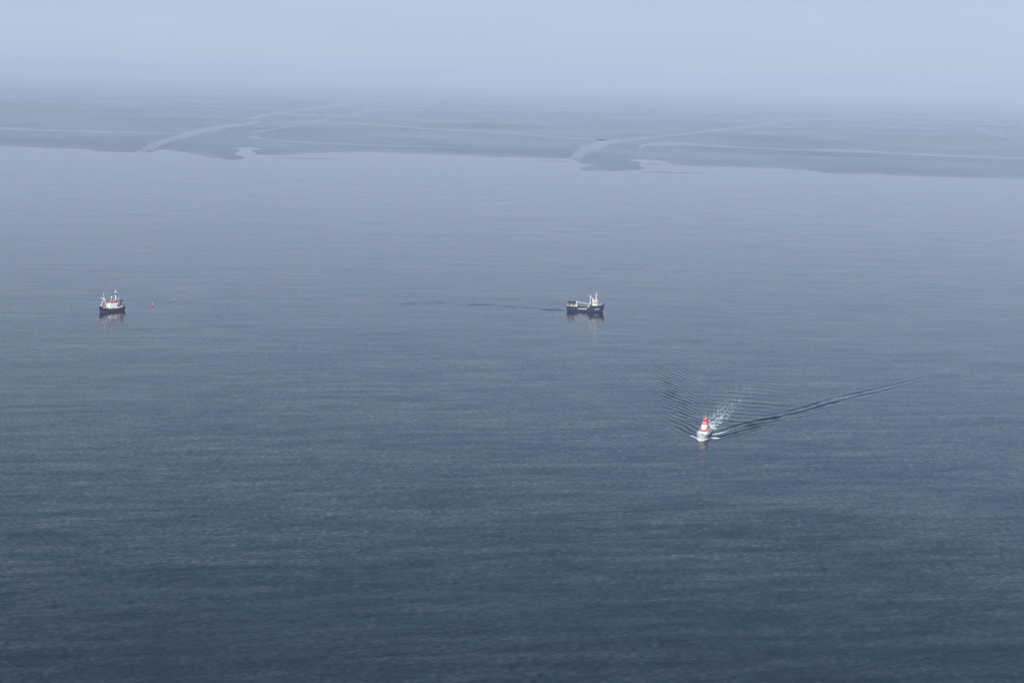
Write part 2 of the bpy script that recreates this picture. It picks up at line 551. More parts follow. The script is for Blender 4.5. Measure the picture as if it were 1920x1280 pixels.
# back edge far out in the haze
outline = shore + [Vector((26000, shore[-1].y + 3000)), Vector((26000, 26000)), Vector((-26000, 26000)), Vector((-26000, shore[0].y + 3000))]
def flat_sheet(name, pts, z, m, label=None):
    vs = [Vector((p[0], p[1], 0)) for p in pts]
    tris = tessellate_polygon([vs])
    me = bpy.data.meshes.new(name)
    me.from_pydata([(v.x, v.y, z) for v in vs], [], [t[:] for t in tris])
    me.update()
    bm = bmesh.new(); bm.from_mesh(me)
    bmesh.ops.recalc_face_normals(bm, faces=bm.faces[:])
    for f in bm.faces:
        if f.normal.z < 0: f.normal_flip()
    bm.to_mesh(me); bm.free()
    me.materials.append(m)
    o = bpy.data.objects.new(name, me); col.objects.link(o)
    o['kind'] = 'structure'
    return o
flat_sheet('mudflat', outline, 0.06, M['mud'])

def ribbon(name, px, seed, prof=((-1.7, 0), (-.9, .75), (0, 1), (.9, .75), (1.7, 0)), z=0.14, taper=True):
    """ribbon of standing water; px = centre line as (x, y, half height) in the photograph, laid on the flats"""
    r = random.Random(seed)
    line = []
    for (xa, ya, wa), (xb, yb, wb) in zip(px, px[1:]):
        n = max(2, int(abs(xb - xa) / 5))
        for k in range(n):
            f = k / n; f2 = f * f * (3 - 2 * f)
            line.append((xa + (xb - xa) * f, ya + (yb - ya) * (.6 * f + .4 * f2), wa + (wb - wa) * f))
    line.append(px[-1])
    n = len(line)
    j1 = j2 = 0.0
    vs, wet = [], []
    for k, (x, y, w) in enumerate(line):
        j1 = .8 * j1 + r.gauss(0, .16); j2 = .75 * j2 + r.gauss(0, .2)
        end = min(1, k / 4 + .15, (n - 1 - k) / 4 + .15) if taper else 1
        w = w * end * max(.4, 1 + j2); y = y + j1 * min(1, w)
        for q, t in prof:
            g = ground(x, y + q * w)
            vs.append((g.x, g.y, z)); wet.append(t * (.65 if taper else 1))
    faces = [(k * 5 + c, k * 5 + c + 1, k * 5 + c + 6, k * 5 + c + 5) for k in range(n - 1) for c in range(4)]
    me = bpy.data.meshes.new(name)
    me.from_pydata(vs, [], faces)
    at = me.attributes.new('wet', 'FLOAT', 'POINT')
    at.data.foreach_set('value', wet)
    me.update()
    bm = bmesh.new(); bm.from_mesh(me)
    for f in bm.faces:
        f.normal_update()
        if f.normal.z < 0: f.normal_flip()
    bm.to_mesh(me); bm.free()
    me.materials.append(M['channel'])
    o = bpy.data.objects.new(name, me); col.objects.link(o)
    o['kind'] = 'structure'

def channel_material():
    """wet mud that passes into standing water towards the middle of the creek"""
    m = mud_material(); m.name = 'creek_bed'
    nt = m.node_tree; b = nt.nodes['Principled BSDF']
    w = nt.nodes.new('ShaderNodeBsdfPrincipled')
    w.inputs['Base Color'].default_value = (0.05, 0.06, 0.07, 1)
    w.inputs['Roughness'].default_value = 0.1
    w.inputs['IOR'].default_value = 1.333
    at = nt.nodes.new('ShaderNodeAttribute'); at.attribute_name = 'wet'
    mx = nt.nodes.new('ShaderNodeMixShader')
    nt.links.new(at.outputs['Fac'], mx.inputs[0]); nt.links.new(b.outputs[0], mx.inputs[1]); nt.links.new(w.outputs[0], mx.inputs[2])
    nt.links.new(mx.outputs[0], nt.nodes['Material Output'].inputs['Surface'])
    return m
M['channel'] = channel_material()

for i, px in enumerate([
    [(264, 282, 4), (284, 275, 4.5), (312, 264, 3), (350, 252, 3.6), (385, 243, 2.6), (440, 235.5, 1.6), (492, 227.5, 1.6)],
    [(456, 221.5, 1.0), (478, 221, 2.4), (496, 217, 1.8), (520, 212.5, 1.1), (560, 207.5, 1.0), (640, 196, .8), (742, 183, .7)],
    [(-60, 238, 1.0), (0, 241, 1.2), (60, 244, 1.1), (150, 246, 1), (240, 249, .7), (330, 251.5, .6)],
    [(466, 252, .8), (482, 246.5, 1.2), (530, 240.5, .8), (560, 234, .5)],
    [(558, 229, 1.2), (600, 226, 1.4), (650, 217, 1), (710, 206, .7), (760, 197, .5), (830, 184, .4)],
    [(462, 257, 1.5), (476, 257, 2.8), (492, 260, 1.2), (520, 265, .8), (580, 268, .8), (680, 272, .7), (760, 274, .8), (870, 278, .5)],
    [(628, 228, .5), (650, 231, 1.2), (700, 234, 1.0), (740, 237, .8), (800, 241, .9), (870, 245, 1.0), (960, 250, 1.0), (1040, 257, .9), (1140, 263, .8)],
    [(1066, 297, 3), (1086, 289, 6), (1106, 278, 5), (1130, 270, 3.6), (1158, 264.5, 2.4), (1190, 261.5, 1.4), (1240, 256, 1.1), (1300, 250, 1.0), (1400, 238.5, .9), (1440, 233, .7), (1495, 226, .4)],
    [(1194, 285, 1.0), (1200, 276, 2.2), (1216, 271, 2.4), (1250, 269.3, 2.0), (1290, 270.5, 1.4), (1330, 273.5, 1.1), (1400, 277, 1.0), (1500, 281, 1.0), (1620, 284, 1.2), (1700, 288.5, 1.0), (1800, 294, 1.0), (1960, 299, 1.0)],
    [(1240, 282, .4), (1300, 287, .5), (1400, 291, .6), (1560, 296, .6), (1640, 298, .5), (1750, 306, .4), (1850, 311, .3)],
    [(1822, 232, .8), (1828, 240, 1.0), (1860, 250, .7), (1910, 262, .8), (1980, 272, .6)],
    [(1318, 260, .4), (1334, 259, 1.0), (1350, 259.5, .4)],
    [(1400, 252, .3), (1430, 249, .6), (1450, 247.5, .3)]]):
    ribbon('tidal_channel', [(x, y, w * 1.2) for x, y, w in px], 40 + i * 3)
# the wet foot of the flats, where the ebb has just left them
MARGIN = ((-3.2, 0), (-2.0, .2), (-1.0, .45), (-.3, .65), (.25, .9))
for i, px in enumerate([
    [(-240, 263, 1.6), (0, 273, 1.6), (60, 276, 1.5), (130, 279, 1.6), (170, 280, 1.3), (185, 283, 1.2), (215, 285, 1.2), (255, 285.5, .8)],
    [(300, 279.5, .8), (330, 282, 1.6), (370, 289, 2.0), (400, 295, 2.0), (434, 299, 1.4)],
    [(505, 290.5, .9), (535, 290.5, 1.5), (575, 286, 1.5), (620, 285, 1.4), (700, 285, 1.6), (765, 287.5, 1.4), (830, 290, 1.6), (880, 291, 1.5), (930, 294.5, 1.5), (1000, 295.5, 1.4), (1048, 296.5, 1)],
    [(1092, 318.5, .8), (1110, 320, 1.2), (1150, 320.5, 1.3), (1186, 319, .8)],
    [(1250, 304, .8), (1268, 309, 1.3), (1330, 312, 1.6), (1450, 314.5, 1.6), (1520, 319.5, 1.8), (1560, 325, 1.4), (1640, 325, 1.6), (1690, 329, 1.5), (1750, 331, 1.5), (1820, 333, 1.5), (1920, 335, 1.6), (2060, 339, 1.6)]]):
    ribbon('wet_margin', px, 90 + i * 3, MARGIN, z=0.10)
# low banks just breaking the surface off the flats
BANK = ((-1.6, .95), (-.8, .55), (0, .35), (.8, .55), (1.6, .95))
for i, px in enumerate([
    [(1000, 301, .3), (1040, 302.5, .7), (1074, 304, .5)],
    [(1200, 322, .3), (1260, 323.5, .8), (1330, 325, .4)],
    [(500, 296, .3), (560, 297, .5), (640, 298, .3)],
    [(1194, 308.5, .3), (1222, 307, .7), (1250, 308.5, .4)]]):
    ribbon('mudbank', px, 120 + i * 3, BANK, z=0.05)

# ------------------------------------------------------------------ rescue boat (bow to +x, port = +y)
def rescue_boat():
    t = thing('rescue_boat', 'white rescue boat with red superstructure bands under way, trailing a foaming wake', 'boat', RESCUE_LOC, RESCUE_RZ)
    t.scale = RESCUE_SCALE
    h = Hull(-10, 9.2,
             bd=[(-10, 2.3), (-7, 2.7), (0, 2.85), (4, 2.8), (6.5, 2.45), (8, 1.75), (9.2, 0.25)],
             bw=[(-10, 2.1), (-6, 2.5), (0, 2.5), (4, 2.45), (6.5, 1.95), (8, 1.3), (9.2, 0.15)],
             zd=[(-10, 1.6), (-4, 1.65), (2, 2.0), (6, 2.45), (9.2, 2.8)],
             rake=[(-10, 0), (4, 0), (9.2, 1.0)], flare=1.0)
    h.skin('hull', M['white'], t, deck_drop=.55)
    h.deck('deck', M['greydeck'], t, drop=.55)
    zt = lambda x: lerp_tab(h.zd, x)
    h.strip('rubbing_strake', M['navy'], t, -9.95, 5.0, lambda x: zt(x) - .75, lambda x: zt(x) - .55, out=.06)
    h.strip('boot_stripe', M['navy'], t, -9.95, 6.5, -.1, .25, out=.03)
    # hull windows of the forward cabin
    for s in (-1, 1):
        h.strip('porthole_band', M['glass'], t, 1.5, 5.6, lambda x: zt(x) - 1.25, lambda x: zt(x) - .85, sides=(s,), out=.03)
    # superstructure, tier by tier
    def tier(x0, x1, w, nose):
        return [(x0, -w), (x1 - nose, -w), (x1, -w * .62), (x1, w * .62), (x1 - nose, w), (x0, w)]
    d = MB().plan(tier(-5.2, 4.6, 2.25, 1.1), 1.15, 2.95, .04).build('deckhouse', M['white'], t)
    for s in (-1, 1):
        for x in (-3.6, -1.6, .4):
            MB().box((x, s * 2.23, 2.35), (.85, .06, .4)).build('window', M['glass'], d)
        MB().box((-4.6, s * 2.24, 2.05), (.7, .06, 1.5)).build('door', M['grey'], d)
    MB().plan(tier(-3.6, 4.0, 1.8, 1.1), 2.98, 3.62, .0).build('bridge_parapet', M['red'], t)
    w = MB().plan(tier(-3.4, 2.9, 1.62, 1.0), 3.6, 4.62, .05).build('wheelhouse', M['white'], t)
    for y in (-.78, 0, .78):
        MB().box((2.84, y, 4.12), (.12, .38, .3)).build('window', M['glass'], w)
    for s in (-1, 1):
        MB().box((2.38, s * 1.29, 4.15), (.5, .1, .36), rz=s * -.55).build('window', M['glass'], w)
        for x in (-2.6, -1.4, -.2, 1.0):
            MB().box((x, s * 1.61, 4.15), (.8, .07, .36)).build('window', M['glass'], w)
        MB().box((1.0, s * 1.66, 4.5), (1.3, .05, .16)).build('red_trim', M['red'], w)
    u = MB().plan(tier(-3.0, 1.9, 1.5, .9), 4.65, 5.68, .09).build('upper_bridge', M['white'], t)
    MB().box((1.74, 0, 5.28), (.12, 1.6, .26)).build('windscreen', M['glass'], u)
    for s in (-1, 1):
        MB().box((-.5, s * 1.43, 5.28), (2.4, .07, .3)).build('window', M['glass'], u)
    f = MB().plan(tier(-2.8, 1.2, 1.25, .6), 5.7, 6.5, .03).build('flying_bridge', M['red'], t)
    MB().plan(tier(-2.8, .6, 1.14, .5), 6.52, 7.2, .06).build('mast_base', M['red'], t)
    for y in (-.62, .05, .66):
        k = MB().tube((1.05, y, 6.62), (1.45, y, 6.66), .2, .24, 12).build('searchlight', M['white'], t)
        MB().tube((1.02, y, 6.4), (1.02, y, 6.62), .05).build('bracket', M['steel'], k)
    m = MB()
    for x, y in ((-2.3, -.75), (-2.3, .75), (-.3, -.6), (-.3, .6)):
        m.tube((x, y, 7.15), (-1.4 + (x + 1.4) * .25, y * .75, 9.1), .055, .04)
    for z, k in ((7.8, .62), (8.5, .55)):
        m.tube((-1.5, -k, z), (-1.5, k, z), .05); m.tube((-1.5 - .7 * k, 0, z), (-1.5 + .9 * k, 0, z), .05)
    m.box((-1.4, 0, 9.12), (.6, 1.0, .1))
    m.build('lattice_mast', M['red'], t)
    MB().tube((-1.4, 0, 9.15), (-1.4, 0, 10.5), .09, .05).build('mast_light', M['white'], t)
    MB().box((-.75, 0, 7.95), (.16, 1.5, .16), rz=.5).build('radar_scanner', M['white'], t)
    MB().ball((-1.9, 0, 8.1), .3).build('radar_dome', M['white'], t)
    for y in (-1.15, 1.15):
        MB().tube((-2.6, y, 6.3), (-2.7, y * 1.04, 9.8), .035, .02).build('antenna', M['white'], t)
    # bow rail, stern rail, towing gear, winch
    def rail(pts, name):
        b = MB()
        b.path([p + Vector((0, 0, .9)) for p in pts], .035); b.path([p + Vector((0, 0, .5)) for p in pts], .022)
        for p in pts: b.tube(p - Vector((0, 0, .05)), p + Vector((0, 0, .9)), .03)
        return b.build(name, M['white'], t)
    for s in (-1, 1):
        rail([h.pt(x, 1.0, s, -.1) for x in (4.6, 5.6, 6.6, 7.5, 8.3, 9.0)], 'bow_rail')
        rail([h.pt(x, 1.0, s, -.1) for x in (-9.8, -8.6, -7.4, -6.2)], 'stern_rail')
    MB().box((6.4, 0, 2.35), (.9, .8, .6)).tube((6.4, -.6, 2.5), (6.4, .6, 2.5), .25, .25, 12).build('anchor_winch', M['grey'], t)
    MB().prism([(-9.8, 1.1), (-6.2, 1.1), (-6.2, 1.75), (-7, 2.05), (-9.4, 1.6)], -.95, .95).build('daughter_boat', M['white'], t)
    MB().path([(-9.0, -2.1, 1.3), (-9.2, -1.9, 2.6), (-9.2, 1.9, 2.6), (-9.0, 2.1, 1.3)], .09).build('towing_bow', M['white'], t)
    for s in (-1, 1):
        MB().tube((-6.0, s * 1.2, 1.1), (-6.0, s * 1.2, 2.6), .3, .3, 12).build('life_raft', M['white'], t)
    return t
rescue_boat()

# ------------------------------------------------------------------ blue trawler under way, seen broadside
def blue_trawler():
    t = thing('trawler', 'all blue fishing trawler with cream wheelhouse forward and two white masts, seen broadside', 'fishing boat', BLUE_LOC, BLUE_RZ, 'blue fishing trawlers')
    h = Hull(-11.6, 11.2,
             bd=[(-11.6, 2.3), (-9, 3.0), (-4, 3.3), (4, 3.3), (7.5, 2.7), (9.8, 1.5), (11.2, .15)],
             bw=[(-11.6, 1.6), (-8, 2.7), (-3, 3.2), (4, 3.0), (7.5, 1.9), (9.8, .8), (11.2, .06)],
             zd=[(-11.6, 3.15), (-4.8, 2.95), (-4.5, 2.2), (1.6, 2.15), (2.9, 3.3), (3.3, 4.05), (8, 4.1), (11.2, 4.45)],
             rake=[(-11.6, 0), (5, 0), (11.2, 1.1)])
    h.skin('hull', M['blue_bright'], t, deck_drop=.8)
    h.deck('deck', M['rust'], t, drop=.8)
    zt = lambda x: lerp_tab(h.zd, x)
    for s in (-1, 1):
        h.strip('bulwark_stripe', M['cream'], t, -3.0, 1.4, 1.55, 2.0, out=.05, sides=(s,))
        h.strip('bulwark_stripe', M['yellow'], t, -4.4, -3.05, 1.5, 2.02, out=.05, sides=(s,))
    h.strip('boot_stripe', M['navy'], t, -11.5, 11.0, -.1, .35, out=.03)
    h.strip('rail_cap', M['navy'], t, 3.4, 11.0, lambda x: zt(x) - .12, lambda x: zt(x) + .05, out=.06, inn=.16)
    # white name lettering at the bow, as broken strokes
    for s in (-1, 1):
        for i in range(7):
            xa = 6.3 + i * .38
            h.strip('name_lettering', M['white'], t, xa, xa + .27, 1.45 + .03 * i, 1.95 + .04 * i, sides=(s,), out=.04, n=1)
    # shelter over the stern
    sh = MB()
    for s in (-1, 1):
        for x in (-11.0, -8.7, -6.5):
            sh.box((x, s * 2.15, 3.6), (.35, .14, 2.6))
        sh.box((-8.8, s * 2.15, 2.75), (4.8, .1, 1.0))
    sh.box((-10.9, 0, 3.6), (.12, 4.2, 2.6))
    sh.box((-6.5, 0, 3.4), (.12, 4.2, 2.1))
    sh.build('stern_shelter', M['cream'], t)
    MB().box((-8.75, 0, 5.1), (5.3, 5.0, .5), taper=(.96, .94)).build('shelter_roof', M['roof'], t)
    for y in (-1.2, 0, 1.2):
        MB().box((-8.6, y, 3.4), (2.6, .7, 1.2)).build('fish_crate_stack', M['crate'], t)
    # derrick post and boom
    g = MB()
    for s in (-1, 1):
        g.box((-5.55, s * 1.5, 4.0), (.5, .45, 3.7), taper=(.8, .8))
    g.box((-5.55, 0, 5.7), (.6, 3.5, .45))
    g.build('derrick_post', M['cream'], t)
    MB().tube((-5.4, -.6, 5.75), (2.0, -.6, 4.75), .13, .1).build('boom', M['white'], t)
    MB().box((-5.5, -1.9, 3.4), (1.1, .5, 1.1)).build('trawl_winch', M['cream'], t)
    # working deck
    MB().tube((.2, -1.4, 2.0), (.2, 1.4, 2.0), .55, .55, 14).box((.2, -1.5, 1.95), (1.0, .1, 1.5)).box((.2, 1.5, 1.95), (1.0, .1, 1.5)).build('winch_drum', M['rust'], t)
    b = MB()
    for i in range(4):
        b.tube((-1.2 + i * .8, -2.6, 1.4), (-.2 + i * .8, -2.0, 2.9), .07)
    b.tube((-1.0, -2.2, 2.7), (2.4, -2.2, 3.4), .07)
    b.build('deck_frame', M['rust'], t)
    MB().ball((-2.4, .6, 1.6), .8, .5).ball((-1.4, -.4, 1.55), .7, .5).build('net_heap', M['net'], t)
    # companionway and wheelhouse
    MB().prism([(1.5, 2.2), (3.2, 2.2), (3.2, 5.2), (2.4, 5.2)], -1.9, 1.9).build('casing', M['cream'], t)
    for s in (-1, 1):
        lr = MB().path([(2.0, s * 2.6, 4.75), (4.6, s * 2.6, 4.75)], .1)
        for x in (2.2, 3.2, 4.4):
            lr.tube((x, s * 2.6, 3.3), (x, s * 2.6, 4.75), .06)
        lr.build('side_rail', M['yellow'], t)
    MB().box((3.4, -2.2, 4.35), (1.7, .5, .55)).build('fender_rack', M['net'], t)
    w = MB().plan([(4.6, -1.9), (7.2, -1.9), (8.2, -1.1), (8.2, 1.1), (7.2, 1.9), (4.6, 1.9)], 3.3, 6.45, .04).build('wheelhouse', M['cream'], t)
    for s in (-1, 1):
        for x in (5.2, 6.1, 6.9):
            MB().box((x, s * 1.86, 5.75), (.6, .07, .55)).build('window', M['glass'], w)
        MB().box((7.68, s * 1.47, 5.75), (.75, .07, .55), rz=-s * .675).build('window', M['glass'], w)
    for y in (-.6, .1, .75):
        MB().box((8.14, y, 5.75), (.07, .5, .55)).build('window', M['glass'], w)
    MB().plan([(4.4, -2.1), (7.3, -2.1), (8.45, -1.2), (8.45, 1.2), (7.3, 2.1), (4.4, 2.1)], 6.47, 6.62).build('wheelhouse_roof', M['white'], t)
    MB().box((5.2, 0, 7.05), (1.5, 1.8, .85), taper=(.85, .85)).build('funnel', M['cream'], t)
    MB().box((5.3, -.95, 7.1), (.6, .1, .4)).build('vent_grille', M['black'], t)
    # masts
    m = MB().tube((3.0, 0, 3.3), (3.15, 0, 9.9), .24, .18, 10).ball((3.15, 0, 9.8), .34)
    m.tube((3.3, 0, 9.3), (5.6, -.8, 7.2), .1).tube((3.3, 0, 9.3), (5.6, .8, 7.2), .1).tube((2.3, -1.0, 10.2), (2.4, 1.0, 10.2), .07)
    m.tube((2.35, 0, 10.25), (3.15, 0, 9.7), .06)
    m.build('working_mast', M['white'], t)
    MB().tube((3.1, 0, 9.9), (3.1, 0, 13.2), .05, .03).build('antenna', M['orange'], t)
    m = MB().tube((6.65, 0, 6.6), (6.75, 0, 10.0), .26, .2, 10).tube((6.75, 0, 10), (6.85, 0, 12.6), .1, .06)
    m.ball((6.75, 0, 9.75), .36).box((6.9, 0, 11.7), (.5, .5, .7)).tube((5.7, -1.0, 10.45), (7.9, 1.0, 10.75), .07).tube((6.8, -1.3, 10.6), (6.8, 1.3, 10.6), .07)
    m.build('signal_mast', M['white'], t)
    MB().box((7.2, 0, 8.4), (.15, 1.9, .15), rz=.4).tube((7.0, 0, 8.2), (7.2, 0, 8.4), .1).build('radar_scanner', M['white'], t)
    MB().tube((7.7, -.6, 6.6), (7.7, -.6, 7.15), .38, .38, 12).build('dome_pedestal', M['black'], t)
    MB().ball((7.7, -.6, 7.45), .42).build('satellite_dome', M['white'], t)
    MB().ball((5.7, -1.3, 7.15), .4).build('satellite_dome', M['white'], t)
    # bow: fender roll and rail
    MB().tube((11.75, -.8, 4.75), (11.75, .8, 4.75), .78, .78, 14).build('bow_fender', M['black'], t)
    r = MB()
    for s in (-1, 1):
        pts = [h.pt(x, 1, s, -.15) for x in (8.2, 9.2, 10.2, 11.0)]
        r.path([p + Vector((0, 0, .75)) for p in pts], .045)
        for p in pts: r.tube(p - Vector((0, 0, .05)), p + Vector((0, 0, .75)), .04)
    r.path([(10.9, 0, 4.9), (11.5, 0, 5.35), (12.2, 0, 5.2), (12.45, 0, 4.6), (12.2, 0, 3.9)], .09)
    r.build('bow_rail', M['white'], t)
    MB().box((9.4, 0, 4.0), (1.0, 1.3, .9)).build('anchor_windlass', M['steel'], t)
    return t
blue_trawler()

# ------------------------------------------------------------------ blue and white trawler lying still
def white_trawler():
    t = thing('trawler', 'blue and white fishing trawler with orange trim, lying still near the red buoys', 'fishing boat', ANCH_LOC, ANCH_RZ, 'blue fishing trawlers')
    t.scale = (0.85, 0.92, 1.0)
    h = Hull(-9.2, 9.0,
             bd=[(-9.2, 1.9), (-7, 2.6), (-2, 2.9), (3.5, 2.85), (6.3, 2.2), (8, 1.2), (9.0, .15)],
             bw=[(-9.2, 1.2), (-6.5, 2.3), (-2, 2.8), (3.5, 2.5), (6.3, 1.5), (8, .65), (9.0, .06)],
             zd=[(-9.2, 3.3), (-5, 2.75), (0, 2.6), (4, 2.85), (6.5, 3.4), (9.0, 4.1)],
             rake=[(-9.2, -.5), (-5, 0), (4, 0), (9.0, .8)])
    h.skin('hull', M['blue'], t, deck_drop=.7)
    h.deck('deck', M['orange'], t, drop=.7)
    zt = lambda x: lerp_tab(h.zd, x)
    h.strip('white_bulwark', M['white'], t, -9.1, 3.9, lambda x: zt(x) - .75 + .5 * max(0, (-x - 4) / 5), lambda x: zt(x) + .08, out=.05, inn=.14)
    h.strip('rail_cap', M['white'], t, 4.0, 8.9, lambda x: zt(x) - .10, lambda x: zt(x) + .07, out=.05, inn=.14)
    h.strip('boot_stripe', M['boot'], t, -9.1, 8.9, -.1, .2, out=.03)
    for s in (-1, 1):
        for i in range(8):
            xa = 3.0 + i * .5
            h.strip('name_lettering', M['white'], t, xa, xa + .34, 2.05 + .08 * i, 2.38 + .09 * i, sides=(s,), out=.04, n=1)
    for s in (-1, 1):                                    # freeing port / boarding gate
        h.strip('boarding_gate', M['black'], t, -.3, .55, 1.7, 2.55, sides=(s,), out=.09, n=2)
    MB().prism([(4.0, 2.3), (8.0, 3.1), (8.0, 3.75), (6.5, 3.9), (4.2, 3.45)], -1.0, 1.0).build('foredeck_cover', M['orange'], t)
    # tripod foremast
    g = MB().tube((8.3, 0, 3.4), (5.9, 0, 7.9), .2, .16).tube((4.4, 1.9, 2.4), (5.7, .25, 7.9), .2, .16).tube((4.4, -1.9, 2.4), (5.7, -.25, 7.9), .13, .1)
    g.tube((5.8, -2.0, 7.75), (5.8, 2.0, 7.75), .1).tube((7.3, 0, 7.75), (4.4, 0, 7.75), .1)
    g.tube((5.8, 0, 7.7), (5.7, 0, 11.7), .15, .09).box((5.8, 0, 8.0), (.5, .7, .5)).tube((5.75, -.5, 9.8), (5.75, .5, 9.8), .05)
    g.build('foremast', M['white'], t)
    MB().ball((7.2, -.2, 8.3), .36).build('floodlight', M['white'], t)
    MB().box((7.3, -.2, 7.2), (.45, .45, .6)).build('hoist_block', M['black'], t)
    MB().path([(5.9, .4, 7.6), (6.6, .5, 3.2)], .03).path([(5.7, -.4, 7.6), (5.2, -.4, 3.2)], .03).build('rigging', M['orange'], t)
    # deckhouse and bridge
    d = MB().plan([(-4.0, -1.95), (2.4, -1.95), (3.3, -1.2), (3.3, 1.2), (2.4, 1.95), (-4.0, 1.95)], 1.7, 4.7, .02).build('deckhouse', M['white'], t)
    for s in (-1, 1):
        for x in (-2.6, -1.0, 1.6):
            MB().tube((x, s * 1.90, 3.9), (x, s * 1.99, 3.9), .17, .17, 12).build('porthole', M['glass'], d)
        MB().box((-3.4, s * 1.95, 3.2), (.7, .08, 1.7)).build('door', M['rust'], d)
    b = MB().plan([(-3.6, -1.8), (1.7, -1.8), (2.5, -1.1), (2.5, 1.1), (1.7, 1.8), (-3.6, 1.8)], 4.72, 6.0, .03).build('bridge', M['white'], t)
    for s in (-1, 1):
        for x in (-2.9, -1.9, -.9, .1, 1.1):
            MB().box((x, s * 1.79, 5.45), (.62, .08, .62)).build('window', M['glass'], b)
        MB().box((2.08, s * 1.43, 5.45), (.7, .08, .62), rz=-s * .72).build('window', M['glass'], b)
    for y in (-.7, 0, .7):
        MB().box((2.46, y, 5.45), (.08, .5, .62)).build('window', M['glass'], b)
    MB().plan([(-3.9, -2.05), (1.9, -2.05), (2.85, -1.25), (2.85, 1.25), (1.9, 2.05), (-3.9, 2.05)], 6.02, 6.2).build('bridge_roof', M['orange'], t)
    r = MB()
    o = [(-3.7, -1.9), (-3.7, 1.9), (1.8, 1.9), (2.6, 1.1), (2.6, -1.1), (1.8, -1.9), (-3.7, -1.9)]
    for z in (6.65, 7.0): r.path([(x, y, z) for x, y in o], .045)
    for x, y in o: r.tube((x, y, 6.25), (x, y, 7.0), .045)
    for x in (-2.4, -1, .4): r.tube((x, 1.9, 6.25), (x, 1.9, 7.0), .045)
    r.build('roof_rail', M['orange'], t)
    for x, y in ((1.0, .9), (-.9, 1.2), (-2.2, 1.0)):
        MB().box((x, y, 6.62), (.7, .6, .62)).build('roof_locker', M['white'], t)
    MB().tube((.2, .2, 6.3), (.2, .2, 8.1), .09).build('dome_post', M['white'], t)
    MB().ball((.2, .2, 8.5), .52, 1.1).build('satellite_dome', M['white'], t)
    # main mast with red and black band
    MB().tube((-3.2, 0, 6.3), (-3.2, 0, 9.6), .36, .32, 14).build('main_mast', M['white'], t)
    for z0, z1, rr, mm in ((9.6, 10.0, .34, 'boot'), (10.65, 10.9, .34, 'boot'), (10.0, 10.65, .35, 'black'), (6.3, 6.8, .42, 'black')):
        MB().tube((-3.2, 0, z0), (-3.2, 0, z1), rr, rr, 14).build('mast_band', M[mm], t)
    k = MB().tube((-3.2, 0, 10.9), (-3.25, 0, 13.2), .12, .06).tube((-3.2, -1.9, 11.3), (-3.2, 1.9, 11.3), .06).tube((-4.6, 0, 11.4), (-1.6, 0, 11.2), .06)
    k.box((-3.2, 0, 11.9), (.55, .5, .6)).tube((-3.2, 0, 12.2), (-4.0, .3, 12.9), .05).tube((-3.2, -.7, 12.5), (-3.2, .7, 12.5), .05)
    k.build('signal_yard', M['white'], t)
    MB().box((-2.7, 0, 9.2), (.16, 1.9, .14), rz=.6).build('radar_scanner', M['white'], t)
    # stays and crane
    MB().tube((-3.8, 1.2, 6.3), (-5.3, 1.2, 8.2), .13, .09).build('deck_crane', M['white'], t)
    MB().box((-4.4, .9, 5.0), (.9, 1.2, .9)).build('exhaust_casing', M['grey'], t)
    # stern gantry and net drum
    g = MB()
    for s in (-1, 1):
        g.tube((-7.0, s * 1.7, 2.3), (-7.4, s * 1.5, 5.4), .13); g.tube((-8.8, s * 1.5, 2.6), (-7.6, s * 1.5, 5.4), .11)
    g.tube((-7.5, -1.6, 5.4), (-7.5, 1.6, 5.4), .12)
    g.build('stern_gantry', M['steel'], t)
    MB().tube((-7.5, -1.2, 5.65), (-7.5, 1.2, 5.65), .78, .78, 16).build('net_drum', M['net'], t)
    MB().tube((-7.4, -1.4, 4.1), (-7.4, 1.4, 4.1), .5, .5, 14).build('trawl_winch', M['black'], t)
    MB().box((-6.2, .6, 3.1), (1.2, 1.6, 1.0)).build('fish_hatch', M['rust'], t)
    MB().ball((-7.7, .9, 3.2), .5).ball((-8.3, .2, 3.25), .45).build('float_pile', M['orange'], t)
    return t
white_trawler()

# ------------------------------------------------------------------ buoys
def buoy(px, s, label):
    t = thing('buoy', label, 'buoy', ground(*px), 0.3, 'red marker buoys by the anchored trawler')
    MB().ball((0, 0, .28 * s), .62 * s, .9).build('float', M['buoy'], t, smooth=True)
    MB().tube((0, 0, .75 * s), (.1, 0, 1.9 * s), .05 * s).build('staff', M['white'], t)
    MB().tube((.1, 0, 1.62 * s), (.1, 0, 1.95 * s), .18 * s, .14 * s, 10).build('top_mark', M['white'], t)
buoy((285.8, 574.2), 1.05, 'larger red buoy with pale top floating nearest the blue and white trawler')
buoy((328.5, 564.6), .75, 'tiny red buoy farther out, right of the larger one')

